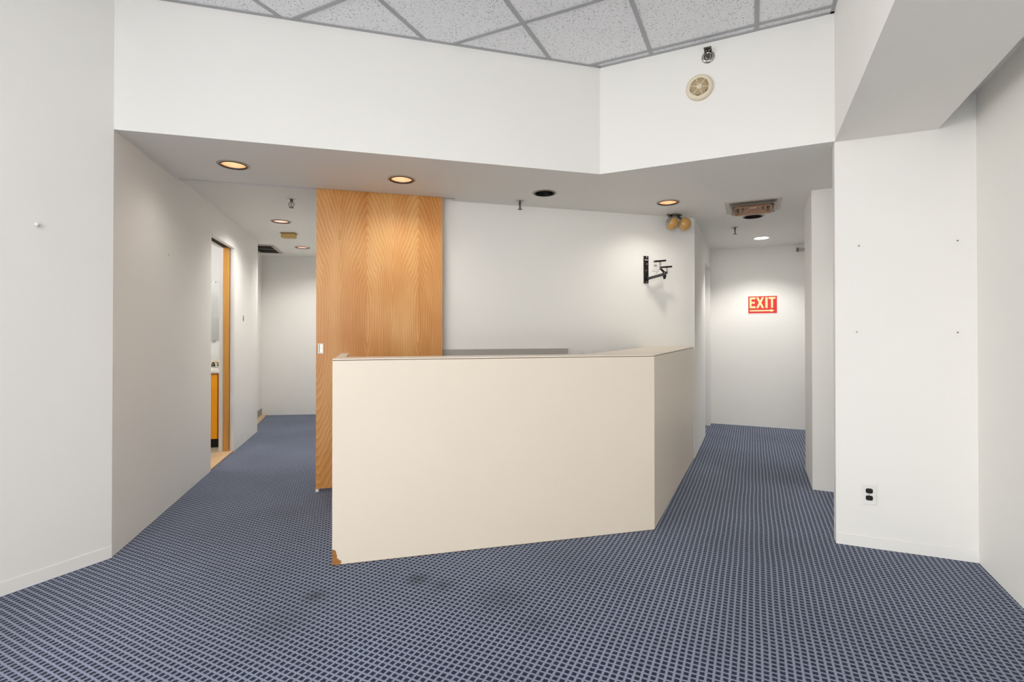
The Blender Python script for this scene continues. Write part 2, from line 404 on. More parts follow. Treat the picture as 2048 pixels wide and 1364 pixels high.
# ------------------------------------------------------------------ ceilings, soffit with holes for the recessed cans
struct(MB().box(-7, 6.5, -6, 9.5, ZT, ZT + 0.1), 'sky_block_slab', 'wall', 'unseen slab added over the ceilings to block sky light', 'ceiling')  # unseen cover that keeps sky light out from above
def slab(name, poly, holes, z0, z1, label):
    bm = bmesh.new()
    def loop(pts):
        vs = [bm.verts.new((x, y, z0)) for x, y in pts]
        return [bm.edges.new((vs[i], vs[(i + 1) % len(vs)])) for i in range(len(vs))], vs
    es, vs = loop(poly); alle = list(es)
    for (hx, hy, hr) in holes:
        e, _ = loop([(hx + hr * math.cos(2 * math.pi * i / 32), hy + hr * math.sin(2 * math.pi * i / 32)) for i in range(32)])
        alle += e
    bmesh.ops.triangle_fill(bm, use_beauty=True, edges=alle)
    up = [bm.verts.new((x, y, z1)) for x, y in poly]
    n = len(poly)
    for i in range(n):
        bm.faces.new((vs[i], vs[(i + 1) % n], up[(i + 1) % n], up[i]))
    bm.faces.new(up)
    bmesh.ops.recalc_face_normals(bm, faces=bm.faces)
    me = bpy.data.meshes.new(name); bm.to_mesh(me); bm.free()
    me.materials.append(MATS['wall'])
    o = bpy.data.objects.new(name, me); COL.objects.link(o)
    return tag(o, label, 'ceiling', kind='structure')
LIGHTS = [  # x, y, ceiling height, type, label
    ((-1.812, 3.214), ZS, 'copper', 'lit copper recessed downlight in the soffit beside the passage wall'),
    ((-0.787, 3.519), ZS, 'copper', 'lit copper recessed downlight in the soffit in front of the wooden door'),
    ((0.254, 3.861), ZS, 'dark', 'unlit black recessed downlight above the reception counter'),
    ((1.308, 4.143), ZS, 'copper', 'lit copper recessed downlight beside the twin emergency spotlights'),
    ((2.262, 4.64), ZS, 'dark', 'unlit black recessed downlight directly behind the square air diffuser'),
    ((2.878, 5.703), ZS, 'led', 'bright white recessed downlight above the red EXIT sign'),
    (AB(1.35, 3.95), ZS, 'led', 'unseen white recessed downlight added to light the side passage behind the outlet wall'),  # out of view, added to brighten the side passage
    (AB(1.5, 6.0), ZS, 'led', 'unseen white recessed downlight added to light the exit passage around the corner'),  # out of view, added to brighten the exit passage
    ((-2.316, 4.956), ZP, 'pink', 'lit pinkish recessed downlight between passage sprinkler and yellowed alarm'),
    ((-2.744, 6.474), ZP, 'pink', 'lit pinkish recessed downlight beside the return air grille'),
]
HR = 0.083
sof = [L1, S1, S2, AB(0.42, 3.47), AB(2.35, 3.47), AB(2.35, 7.2), AB(-0.60, 7.2), AB(-0.60, 5.25), CD(2.8, 4.19), CD(0.63, 4.19), CD(0.63, 3.992), CD(-1.42, 3.992), CD(-1.42, 3.2)]
slab('ceiling_soffit', sof, [(x, y, HR) for (x, y), z, k, l in LIGHTS if z == ZS], ZS, ZC + 0.08, 'dropped soffit over reception with angled white fascia')
pas = [CD(-2.0, 3.992), CD(0.63, 3.992), CD(0.63, 4.19), CD(0.15, 4.19), CD(0.15, 8.4), CD(-2.0, 8.4)]
slab('ceiling_passage', pas, [(x, y, HR) for (x, y), z, k, l in LIGHTS if z == ZP], ZP, ZP + 0.35, 'smooth ceiling of the passage')
bk = MB().prism([AB(0.42, 3.36), AB(0.42, -3.45), AB(0.925, -3.45), AB(0.892, 3.40)], ZS, ZC + 0.08)
struct(bk, 'ceiling_bulkhead', 'wall', 'lowered bulkhead beam along the side wall', 'ceiling')
struct(MB().prism([AB(0.88, 3.41), AB(0.88, -3.45), AB(1.1, -3.45), AB(1.1, 3.41)], 2.452, ZC + 0.08), 'ceiling_slot', 'wall', 'narrow raised slot between bulkhead and side wall', 'ceiling')

# tiled ceiling: single tiles and grid bars, clipped to the room outline
ceil = thing('ceiling', 'suspended ceiling of white mineral tiles in a grey metal grid', 'ceiling', (0, 0, ZC), RAB)
ceil['kind'] = 'structure'
def uv_of(x, y):
    return (x * math.cos(AA) - y * math.sin(AA), x * math.sin(AA) + y * math.cos(AA))
rm = [(-3.08, -3.4), (0.42, -3.4), (0.42, 3.335), uv_of(*S1), uv_of(*L1)]
def clip(poly, room):
    out = poly
    for i in range(len(room)):
        a, c = room[i], room[(i + 1) % len(room)]
        inside = lambda p: (c[0] - a[0]) * (p[1] - a[1]) - (c[1] - a[1]) * (p[0] - a[0]) >= -1e-9
        res = []
        for j in range(len(out)):
            p, q = out[j], out[(j + 1) % len(out)]
            ip, iq = inside(p), inside(q)
            if ip: res.append(p)
            if ip != iq:
                d1_ = (c[0] - a[0]) * (p[1] - a[1]) - (c[1] - a[1]) * (p[0] - a[0])
                d2_ = (c[0] - a[0]) * (q[1] - a[1]) - (c[1] - a[1]) * (q[0] - a[0])
                t = d1_ / (d1_ - d2_)
                res.append((p[0] + t * (q[0] - p[0]), p[1] + t * (q[1] - p[1])))
        out = res
        if not out: break
    return out
TS, U0, V0, HB = 0.62, 0.023, 3.262, 0.0125
ADDED_PANELS = [(-1, -7), (-1, -8), (-4, -7), (-4, -8)]
tile_me = None
for i in range(-6, 2):
    for j in range(-12, 2):
        u0, v0 = U0 + i * TS, V0 + j * TS
        sq = [(u0, v0), (u0 + TS, v0), (u0 + TS, v0 + TS), (u0, v0 + TS)]
        pl = clip(sq, rm)
        if len(pl) < 3: continue
        ar = abs(sum(pl[k][0] * pl[(k + 1) % len(pl)][1] - pl[(k + 1) % len(pl)][0] * pl[k][1] for k in range(len(pl)))) / 2
        if ar < 1e-4 or (i, j) in ADDED_PANELS: continue
        if ar > TS * TS - 1e-4:
            if tile_me is None:
                t = MB().box(0.004, TS - 0.004, 0.004, TS - 0.004, 0.003, 0.02).build('tile', 'ceiling_tile', ceil, bevel=0)
                tile_me = t.data
            else:
                t = bpy.data.objects.new('tile', tile_me); COL.objects.link(t); t.parent = ceil
            t.location = (u0, v0, 0)
        else:
            t = MB().prism([(a - u0, c - v0) for a, c in pl], 0.003, 0.02).build('tile', 'ceiling_tile', ceil)
            t.location = (u0, v0, 0)
def bar(a, c, name='grid_bar', h0=0.0):
    a, c = Vector((*a, 0)), Vector((*c, 0)); d = c - a
    M = Matrix.Translation(a) @ Matrix.Rotation(math.atan2(d.y, d.x), 4, 'Z')
    mb = MB().box(0, d.length, -HB, HB, h0 - 0.001, 0.0035, M).box(0, d.length, -0.003, 0.003, 0.0035, 0.04, M)
    return mb.build(name, 'grid_metal', ceil)
for i in range(-5, 2):
    u = U0 + i * TS
    pl = clip([(u - 1e-4, -3.4), (u + 1e-4, -3.4), (u + 1e-4, 4), (u - 1e-4, 4)], rm)
    if len(pl) >= 3:
        bar((u, min(p[1] for p in pl)), (u, max(p[1] for p in pl)))
for j in range(-10, 1):
    v = V0 + j * TS
    pl = clip([(-4, v - 1e-4), (1, v - 1e-4), (1, v + 1e-4), (-4, v + 1e-4)], rm)
    if len(pl) >= 3:
        bar((min(p[0] for p in pl), v), (max(p[0] for p in pl), v), h0=-0.0008)
for k in range(len(rm)):
    a, c = Vector(rm[k]), Vector(rm[(k + 1) % len(rm)])
    d = (c - a).normalized(); n = Vector((-d.y, d.x))
    mb = MB()
    vs = [a, c, c + n * 0.02, a + n * 0.02]
    mb.prism([(p.x, p.y) for p in vs], -0.002, 0.003)
    mb.build('wall_angle', 'grid_metal', ceil)
# glowing panels added in the tile grid behind the viewer to light the room
for (i, j, lab) in ((-1, -8, 'glowing ceiling panel added behind the viewer to light the room, bulkhead side'), (-4, -8, 'glowing ceiling panel added behind the viewer to light the room, plain wall side')):
    u0, v0 = U0 + i * TS, V0 + j * TS
    t = thing('added_ceiling_panel', lab, 'ceiling light', (*AB(u0, v0), ZC), RAB, 'added ceiling panels')
    MB().box(0.014, TS - 0.014, 0.014, 2 * TS - 0.014, 0.0045, 0.06).build('housing', 'trim_white', t)
    MB().box(0.04, TS - 0.04, 0.04, 2 * TS - 0.04, 0.0, 0.0044).build('diffuser', 'added_panel_glow', t)

# ------------------------------------------------------------------ baseboards and door trims
def strip(name, a, c, th, z0, z1, mat, label, cat='baseboard'):
    a, c = Vector(a), Vector(c); d = (c - a).normalized(); n = Vector((d.y, -d.x)) * th
    return struct(MB().prism([tuple(a), tuple(c), tuple(c + n), tuple(a + n)], z0, z1), name, mat, label, cat)
strip('baseboard_column', AB(0.42, 3.352), AB(1.052, 3.39), 0.003, 0, 0.062, 'wall', 'thin painted baseboard under the power outlet wall')
strip('baseboard_left', AB(-3.08, -3.4), L1, 0.003, 0, 0.062, 'wall', 'thin painted baseboard of the wall with the peg')
strip('baseboard_alcove', CD(-1.565, 6.62), CD(-1.565, 7.9), 0.006, 0, 0.10, 'grey_base', 'grey vinyl baseboard of the passage alcove')
struct(MB().prism([CD(-1.565, 6.62), CD(-1.565, 7.95), CD(-1.50, 7.95), CD(-1.44, 6.62)], 0, 0.008), 'trim_1', 'threshold', 'pale floor strip along the alcove wall', 'threshold')
strip('trim_6', CD(PL, 4.078), CD(-0.42, 4.078), 0.012, ZP - 0.014, ZP, 'trim_white', 'narrow white strip across the passage ceiling at the sliding door', 'trim')
# bathroom doorway: split jamb, head and threshold
mbt = MB()
for q0, q1 in ((o1 - 0.016, o1 + 0.0),):
    mbt.prism([CD(PL + 0.004, q0), CD(PL + 0.004, q1), CD(PL - 0.034, q1), CD(PL - 0.034, q0)], 0, oz)
    mbt.prism([CD(PL - 0.098, q0), CD(PL - 0.098, q1), CD(PL - 0.134, q1), CD(PL - 0.134, q0)], 0, oz)
mbt.prism([CD(PL + 0.004, o0), CD(PL + 0.004, o1 - 0.016), CD(PL - 0.034, o1 - 0.016), CD(PL - 0.034, o0)], oz - 0.014, oz)
mbt.prism([CD(PL - 0.098, o0), CD(PL - 0.098, o1 - 0.016), CD(PL - 0.134, o1 - 0.016), CD(PL - 0.134, o0)], oz - 0.014, oz)
struct(mbt, 'trim_2', 'trim_white', 'white split jamb around the bathroom doorway', 'door trim')
struct(MB().prism([CD(PL - 0.036, o0), CD(PL - 0.036, o1 - 0.04), CD(PL - 0.096, o1 - 0.04), CD(PL - 0.096, o0)], oz - 0.008, oz - 0.001), 'trim_3', 'recess_shade', 'dark pocket door track under the bathroom lintel', 'track')
struct(MB().prism([CD(PL - 0.005, o0), CD(PL - 0.005, o1), CD(PL - 0.14, o1), CD(PL - 0.14, o0)], 0, 0.012), 'trim_4', 'threshold', 'worn wooden threshold of the bathroom doorway', 'threshold')
pdoor = struct(MB().prism([CD(PL - 0.040, o1 - 0.03), CD(PL - 0.040, o1 + 0.001), CD(PL - 0.092, o1 + 0.001), CD(PL - 0.092, o1 - 0.03)], 0.013, oz - 0.012), 'door_2', 'pine', 'wooden edge of the pocket door slid into the wall', 'door')
# corridor doorway: door leaf set back in its frame
dr = struct(MB().prism([AB(UL - 0.075, d0), AB(UL - 0.075, d1), AB(UL - 0.115, d1), AB(UL - 0.115, d0)], 0.0, dz), 'door_3', 'trim_white', 'white door set back in the corridor doorway', 'door')
mbt = MB()
mbt.prism([AB(UL + 0.004, d1 - 0.015), AB(UL + 0.004, d1 + 0.03), AB(UL - 0.074, d1 + 0.03), AB(UL - 0.074, d1 - 0.015)], 0, dz)
struct(mbt, 'trim_5', 'trim_white', 'white frame post of the corridor doorway', 'door trim')

# ------------------------------------------------------------------ bathroom beyond the pocket door
struct(MB().prism([CD(-1.49, 6.3), CD(-3.1, 6.3), CD(-3.1, 6.4), CD(-1.49, 6.4)], 0, ZP), 'wall_bathroom', 'wall_bright', 'white bathroom wall with the mirror', 'wall')
mbw = MB()
mbw.prism([CD(-3.1, 4.2), CD(-3.1, 6.4), CD(-3.2, 6.4), CD(-3.2, 4.2)], 0, ZP)
mbw.prism([CD(-1.49, 4.3), CD(-3.2, 4.3), CD(-3.2, 4.2), CD(-1.49, 4.2)], 0, ZP)
struct(mbw, 'wall_bathroom_side', 'wall_bright', 'side walls of the bathroom', 'wall')
struct(MB().prism([CD(-1.48, 4.2), CD(-3.2, 4.2), CD(-3.2, 6.4), CD(-1.48, 6.4)], ZP, ZP + 0.1), 'ceiling_bathroom', 'wall_bright', 'white bathroom ceiling', 'ceiling')
van = thing('bathroom_vanity', 'orange bathroom vanity cabinet under a white basin top', 'cabinet', (*CD(-2.1, 5.74), 0), RCD)
MB().box(-0.52, 0.58, 0.02, 0.555, 0.10, 0.775).build('body', 'orange_edge', van)
for x0, x1 in ((-0.515, -0.16), (-0.15, 0.205), (0.215, 0.545)):
    MB().box(x0, x1, 0.0, 0.02, 0.104, 0.766).build('door', 'orange_cabinet', van, bevel=0.002)
MB().box(-0.5, 0.56, 0.06, 0.5, 0.007, 0.10).build('toe_kick', 'recess_shade', van)
MB().box(-0.53, 0.59, -0.02, 0.555, 0.776, 0.812).build('basin_top', 'basin', van, bevel=0.012)
MB().box(-0.53, 0.59, 0.535, 0.555, 0.812, 0.892).build('backsplash', 'splash', van)
fa = thing('basin_faucet', 'grey metal faucet on the white basin top', 'faucet', (*CD(-1.645, 6.12), 0.812), RCD)
MB().box(-0.075, 0.075, -0.025, 0.025, 0.0, 0.016).build('base_plate', 'chrome', fa, bevel=0.005)
MB().tube((0, 0, 0.016), (0, 0, 0.06), 0.016).tube((0, 0, 0.05), (0, -0.11, 0.07), 0.011, 0.009).build('spout', 'chrome', fa)
for x in (-0.052, 0.052):
    MB().tube((x, 0, 0.016), (x, 0, 0.05), 0.02, 0.017).tube((x, 0, 0.05), (x, 0, 0.062), 0.012).build('handle', 'dark_chrome', fa)
mi = thing('bathroom_mirror', 'frameless bathroom mirror with small clear clips', 'mirror', (*CD(-2.2, 6.294), 0), RCD)
MB().box(-0.5, 0.525, -0.004, 0.004, 1.105, 1.765).build('glass', 'mirror', mi)
for x, z in ((0.46, 1.102), (0.46, 1.768), (-0.3, 1.102), (-0.3, 1.768)):
    MB().tube((x, -0.01, z), (x, 0.004, z), 0.014).build('clip', 'chrome', mi)
bl = thing('bathroom_ceiling_lamp', 'round bathroom ceiling lamp', 'ceiling light', (*CD(-2.2, 5.1), ZP), 0)
MB().lathe([(0.001, -0.09), (0.08, -0.08), (0.13, -0.045), (0.14, -0.012)]).build('glass_dome', 'lamp_bath', bl)
MB().lathe([(0.001, 0), (0.15, 0), (0.15, -0.012), (0.001, -0.012)]).build('base', 'trim_white', bl)
ld = bpy.data.lights.new('bathroom_light', 'POINT'); ld.energy = 13; ld.shadow_soft_size = 0.1; ld.color = (1, 0.97, 0.93)
lo_ = bpy.data.objects.new('bathroom_light', ld); COL.objects.link(lo_); lo_.parent = bl; lo_.location = (0, 0, -0.2)

# ------------------------------------------------------------------ sliding wooden door
dp0, dp1 = -0.42, 0.533
sd = thing('door_1', 'tall wooden sliding door with flush pull hung in front of the white wall', 'door', (*CD(dp0, 4.0), 0), RCD)
sd['kind'] = 'structure'
dw = dp1 - dp0
MB().box(0.0, dw, 0.0, 0.003, 0.02, ZP - 0.002).build('face', 'veneer', sd)
MB().box(0.0015, dw - 0.0015, 0.003, 0.042, 0.02, ZP - 0.002).build('core', 'door_edge', sd)
MB().box(0.0, dw, 0.042, 0.045, 0.02, ZP - 0.002).build('rear_face', 'veneer', sd)
fp = MB().plate([(0.013, 1.040), (0.052, 1.040), (0.052, 1.117), (0.013, 1.117)], -0.003, 0.0).build('flush_pull', 'white_plastic', sd)
MB().box(0.024, 0.046, -0.0036, -0.0030, 1.048, 1.109).build('recess', 'chrome', fp)
MB().box(0.024, 0.0285, -0.0042, -0.0036, 1.048, 1.109).build('finger_edge', 'dark_chrome', fp)
MB().box(0.0, 0.022, -0.012, 0.03, 0.0, 0.018).build('floor_guide', 'white_plastic', sd)
MB().box(0.158, 0.176, -0.001, 0.0, 1.906, 1.985).build('patch', 'pine', sd)

# ------------------------------------------------------------------ reception counter
K0, K1, K2 = Vector((-0.925, 2.552)), Vector((0.866, 3.016)), Vector((1.733, 4.722))
ZK = 1.064
ct = thing('reception_counter', 'cream laminate reception counter with a chipped bottom corner', 'counter', (K0.x, K0.y, 0), 0)
O = Vector((K0.x, K0.y))
def loc2(v): return (v.x - O.x, v.y - O.y)
dF = (K1 - K0).normalized(); nF = Vector((-dF.y, dF.x))       # into the counter
dS = (K2 - K1).normalized(); nS = Vector((-dS.y, dS.x))
# front laminate sheet with the broken corner
LF = (K1 - K0).length
fr = math.atan2(dF.y, dF.x)
pts = [(0.0, 0.083), (0.012, 0.081), (0.019, 0.074), (0.021, 0.06), (0.025, 0.05), (0.023, 0.038), (0.029, 0.036), (0.033, 0.027), (0.04, 0.026), (0.046, 0.019), (0.044, 0.008), (0.038, 0.004), (LF, 0.004), (LF, ZK - 0.010), (0, ZK - 0.010)]
fp_ = MB().plate(pts, 0.0, 0.0025).build('front_panel', 'laminate', ct); fp_.rotation_euler = (0, 0, fr)
core = MB().box(0.001, LF - 0.004, 0.0025, 0.022, 0.002, ZK - 0.006).build('core_board', 'particle_board', ct); core.rotation_euler = (0, 0, fr)
ins = MB().box(0.001, LF - 0.03, 0.022, 0.10, 0.002, ZK - 0.006).build('inner_panel', 'laminate', ct); ins.rotation_euler = (0, 0, fr)
# side
LS = (K2 - K1).length
def shape(name, pts, z0, z1, mat, bevel=0):
    return MB().prism([loc2(p) for p in pts], z0, z1).build(name, mat, ct, bevel=bevel)
shape('side_panel', [K1 - dS * 0.001, K2 - dS * 0.004, K2 - dS * 0.004 + nS * 0.02, K1 + nS * 0.02], 0.004, ZK - 0.010, 'laminate')
# edge strip at the corner
# ledges
g = 0.40
inn = K1 + nS * g
# corner of inner ledge edge: intersection of front ledge back line and side ledge inner line
fb = 0.20
def inter(a, d, c, e):
    den = d.x * e.y - d.y * e.x
    t = ((c.x - a.x) * e.y - (c.y - a.y) * e.x) / den
    return a + d * t
Pin = inter(K0 + nF * fb, dF, K1 + nS * g, dS)
W0 = Vector(CD(2.943, 4.080)); wd = Vector(CD(1, 0))
Pend = inter(K1 + nS * g, dS, W0, wd)
shape('front_ledge', [K0 - nF * 0.0, K1, Pin, K0 + nF * fb], ZK - 0.006, ZK, 'laminate')
shape('side_ledge', [K1, K2 - dS * 0.004, Pend - wd * 0.0 , Pin], ZK - 0.006, ZK, 'laminate')
shape('side_ledge_edge', [Pin + nS * 0.0, Pend, Pend - nS * 0.02, Pin - nS * 0.02], ZK - 0.03, ZK - 0.006, 'laminate')
shape('ledge_core', [K0 + nF * 0.0025 + dF * 0.003, K1 + nF * 0.002 - dF * 0.004, Pin - nF * 0.003, K0 + nF * (fb - 0.003) + dF * 0.003], ZK - 0.0101, ZK - 0.006, 'board_edge')
shape('side_ledge_core', [K1 + nS * 0.004 + dS * 0.002, K2 + nS * 0.004 - dS * 0.01, Pend - dS * 0.01, Pin], ZK - 0.0101, ZK - 0.006, 'board_edge')
# left return panel and its capping
qd = Vector(CD(0, 1))
shape('return_panel', [K0 + nF * 0.1 , K0 + nF * 0.1 + dF * 0.045, K0 + qd * 0.72 + dF * 0.045, K0 + qd * 0.72], 0.004, ZK - 0.006, 'laminate')
shape('return_cap', [K0 + nF * fb, K0 + nF * fb + dF * 0.05, K0 + qd * 0.73 + dF * 0.05, K0 + qd * 0.73], ZK - 0.006, ZK, 'laminate')
# staff worktop inside, lower than the ledges
shape('worktop', [K0 + nF * 0.101 + dF * 0.05, inter(K0 + nF * 0.101, dF, K1 + nS * 0.021, dS), inter(K0 + nF * 0.7, dF, K1 + nS * 0.021, dS), K0 + nF * 0.7 + dF * 0.05], 0.715, 0.745, 'grey_laminate')

# low grey panel against the reception wall
bp_ = thing('desk_back_panel', 'low grey laminate panel standing against the reception wall', 'panel', (*CD(1.09, 4.05), 0), RCD)
MB().box(-0.55, 0.548, 0.0, 0.03, 0.0, 1.045).build('panel', 'grey_laminate', bp_)
MB().box(-0.55, 0.549, -0.002, 0.031, 1.045, 1.061).build('cap', 'grey_laminate', bp_)

# ------------------------------------------------------------------ recessed downlights
for ((x, y), z, k, lab), watt in zip(LIGHTS, (5, 8, 0, 10, 0, 38, 18, 18, 32, 32)):
    t = thing('recessed_downlight', lab, 'downlight', (x, y, z), 0, 'recessed downlights')
    refl = {'copper': 'copper', 'pink': 'pink_copper', 'dark': 'black_baffle', 'led': 'trim_white'}[k]
    MB().lathe([(0.075, -0.004), (0.092, -0.005), (0.098, -0.001), (0.098, 0.0), (0.082, 0.0), (0.082, 0.002), (0.075, 0.002)], closed=True).build('flange', 'flange' if k != 'led' else 'trim_white', t)
    if k == 'led':
        MB().lathe([(0.001, 0.004), (0.08, 0.004), (0.08, 0.03), (0.001, 0.03)]).build('lens', 'led_white', t)
    else:
        MB().lathe([(0.0735, -0.006), (0.0725, 0.004), (0.078, 0.004), (0.083, -0.006)], closed=True).build('baffle_ring', 'black_baffle', t)
        MB().lathe([(0.0745, 0.0035), (0.070, 0.05), (0.058, 0.10), (0.045, 0.13), (0.001, 0.132)]).build('reflector', refl, t)
        bb = MB().lathe([(0.001, 0.062), (0.022, 0.065), (0.036, 0.08), (0.036, 0.095), (0.02, 0.12), (0.016, 0.131)])
        bb.build('bulb', {'copper': 'bulb_warm', 'pink': 'bulb_pink', 'dark': 'black_plastic'}[k], t)
    if k != 'dark':
        ld = bpy.data.lights.new('downlight_beam', 'SPOT')
        ld.energy = watt
        ld.color = {'copper': (1, 0.95, 0.88), 'pink': (1, 0.97, 0.94), 'led': (1, 0.97, 0.93)}[k]
        ld.spot_size = R(125 if k == 'led' else 150); ld.spot_blend = 0.6 if k == 'led' else 1.0; ld.shadow_soft_size = 0.05
        lo_ = bpy.data.objects.new('downlight_beam', ld); COL.objects.link(lo_); lo_.parent = t
        lo_.location = (0, 0, -0.012)

# ------------------------------------------------------------------ sprinklers
def pendent(loc, lab, rz=0.3):
    t = thing('fire_sprinkler', lab, 'sprinkler', loc, rz, 'fire sprinklers')
    MB().lathe([(0.012, -0.012), (0.03, -0.007), (0.038, -0.002), (0.038, 0.0), (0.012, 0.0)]).build('escutcheon', 'chrome', t)
    MB().tube((0, 0, 0.0), (0, 0, -0.024), 0.010, 0.012, 12).build('body', 'dark_chrome', t)
    mb = MB()
    for s_ in (-1, 1):
        prev = None
        for i in range(9):
            a = math.pi * i / 8
            p = (s_ * (0.006 + 0.017 * math.sin(a)), 0, -0.022 - 0.042 * i / 8)
            if prev: mb.tube(prev, p, 0.0028, n=8)
            prev = p
    mb.build('yoke', 'dark_chrome', t)
    MB().tube((0, 0, -0.028), (0, 0, -0.058), 0.003, n=8).build('bulb', 'black_plastic', t)
    MB().lathe([(0.001, -0.066), (0.019, -0.067), (0.02, -0.070), (0.001, -0.070)], n=20).build('deflector', 'dark_chrome', t)
pendent((-1.846, 4.135, ZP), 'chrome pendent sprinkler in the passage ceiling beside the wooden door', 0.1)
pendent((0.066, 4.10, ZS), 'chrome pendent sprinkler beside the unlit downlight near the reception wall', 1.2)
pendent((2.315, 5.132, ZS), 'chrome pendent sprinkler in the corridor ceiling behind the air diffuser', 1.0)
t = thing('wall_sprinkler', 'chrome sidewall sprinkler on the fascia above the smoke detector', 'sprinkler', (*AB(-0.251, 3.334), 2.932), RAB)
MW = axis_to((0, -1, 0))
MB().lathe([(0.018, 0.012), (0.026, 0.018), (0.036, 0.014), (0.041, 0.004), (0.041, 0.0), (0.001, 0.0)], MW).build('escutcheon', 'chrome', t)
MB().tube((0, 0, 0), (0, -0.035, 0), 0.012, 0.011, 12).build('body', 'dark_chrome', t)
MB().box(-0.022, 0.022, -0.06, -0.012, 0.032, 0.036).box(-0.022, 0.022, -0.062, -0.058, 0.026, 0.036).build('deflector', 'dark_chrome', t)
MB().tube((-0.01, -0.03, 0), (-0.006, -0.055, 0.03), 0.003, n=8).tube((0.01, -0.03, 0), (0.006, -0.055, 0.03), 0.003, n=8).build('yoke', 'dark_chrome', t)

# ------------------------------------------------------------------ round smoke detector on the fascia
t = thing('smoke_detector', 'round ivory smoke detector with slotted tan grille on the fascia', 'smoke detector', (*AB(-0.302, 3.334), 2.748), RAB)
MB().lathe([(0.001, 0.0), (0.082, 0.0), (0.082, 0.014), (0.076, 0.026), (0.062, 0.030), (0.056, 0.027), (0.001, 0.027)], MW, 48).build('base', 'ivory', t)
gr_ = MB().lathe([(0.001, 0.031), (0.030, 0.031), (0.055, 0.028), (0.055, 0.026), (0.001, 0.026)], MW, 48).build('grille', 'ivory_dark', t)
for i in range(6):
    a = 2 * math.pi * i / 6 + 0.18
    Mr = Matrix.Rotation(a, 4, 'Y')
    MB().box(0.018, 0.055, -0.0325, -0.028, -0.0018, 0.0018, Mr).build('spoke', 'ivory', t)
for i in range(3):
    a0 = [0.5, 1.6, 2.7][i]
    mb = MB()
    for k in range(5):
        aa = a0 + k * 0.07
        mb.box(0.0535, 0.0565, -0.0292, -0.0272, -0.0022, 0.0022, Matrix.Rotation(aa, 4, 'Y'))
    mb.build('slot', 'recess_shade', t)
MB().lathe([(0.001, 0.034), (0.016, 0.034), (0.018, 0.030), (0.001, 0.030)], MW, 24).build('hub', 'ivory', t)
tb = MB().tube((-0.012, -0.027, 0.028), (-0.012, -0.0335, 0.028), 0.0065, n=16).build('test_button', 'ivory', t)
MB().tube((-0.012, -0.0335, 0.028), (-0.012, -0.0342, 0.028), 0.0035, n=12).build('button_hole', 'recess_shade', tb)

# yellowed alarm box on the passage ceiling
t = thing('alarm_sounder', 'yellowed rectangular alarm box on the passage ceiling', 'alarm', (-2.499, 5.535, ZP), R(3))
MB().box(-0.078, 0.078, -0.05, 0.05, -0.008, 0.0).build('base_plate', 'ivory_dark', t)
MB().box(-0.074, 0.074, -0.046, 0.046, -0.058, -0.008).build('cover', 'yellowed', t, bevel=0.012)

# ------------------------------------------------------------------ square air diffuser
t = thing('air_diffuser', 'square louvred air diffuser with tan cones in the corridor ceiling', 'air vent', (*AB(-0.002, 4.735), ZS), RAB)
def sq_frustum(h0, z0, h1, z1, th=0.003):
    mb = MB()
    ring = lambda h, z: [(-h, -h, z), (h, -h, z), (h, h, z), (-h, h, z)]
    vs = ring(h0, z0) + ring(h1, z1) + ring(h0 - th, z0) + ring(h1 - th, z1)
    fs = []
    for i in range(4):
        j = (i + 1) % 4
        fs += [(i, j, 4 + j, 4 + i), (8 + j, 8 + i, 12 + i, 12 + j), (i, 8 + i, 8 + j, j), (4 + i, 4 + j, 12 + j, 12 + i)]
    return mb.add(vs, fs)
mb = MB()
for x0, x1, y0, y1 in ((-0.214, 0.214, -0.214, -0.178), (-0.214, 0.214, 0.178, 0.214), (-0.214, -0.178, -0.178, 0.178), (0.178, 0.214, -0.178, 0.178)):
    mb.box(x0, x1, y0, y1, -0.006, 0.0)
mb.build('frame', 'diffuser_grey', t)
MB().box(-0.178, 0.178, -0.178, 0.178, -0.001, 0.0).build('backing', 'diffuser_grey', t)
MB().box(-0.118, 0.118, -0.118, 0.118, -0.0025, -0.001).build('throat', 'recess_shade', t)  # dark sheet painted for the shaded gaps between the cones
sq_frustum(0.128, -0.003, 0.176, -0.030).build('louver', 'diffuser_grey', t)
for h, zb in ((0.146, -0.044), (0.106, -0.035), (0.068, -0.026)):
    sq_frustum(h - 0.030, -0.004, h, zb).build('louver', 'diffuser_tan', t)
MB().box(-0.030, 0.030, -0.030, 0.030, -0.018, -0.014).build('centre_plate', 'diffuser_tan', t)

# return air grille in the passage ceiling
t = thing('return_grille', 'dark return air grille with pale frame in the passage ceiling', 'air vent', (*CD(-1.38, 7.2), ZP), RCD)
mb = MB()
for x0, x1, y0, y1 in ((-0.16, 0.15, -0.335, -0.30), (-0.16, 0.15, 0.30, 0.335), (0.115, 0.15, -0.30, 0.30), (-0.16, -0.125, -0.30, 0.30)):
    mb.box(x0, x1, y0, y1, -0.012, 0.0)
mb.build('frame', 'diffuser_grey', t)
MB().box(-0.125, 0.115, -0.30, 0.30, -0.002, 0.0).build('backing', 'recess_shade', t)  # dark sheet standing for the shade above the egg crate
mb = MB()
for i in range(24):
    y = -0.29 + i * 0.025
    mb.box(-0.125, 0.115, y - 0.0015, y + 0.0015, -0.010, -0.002)
for i in range(9):
    x = -0.11 + i * 0.026
    mb.box(x - 0.0015, x + 0.0015, -0.30, 0.30, -0.010, -0.002)
mb.build('egg_crate', 'grille_dark', t)['kind'] = 'stuff'
MB().box(-0.125, 0.115, -0.03, -0.018, -0.0115, -0.0101).build('cross_bar', 'diffuser_grey', t)

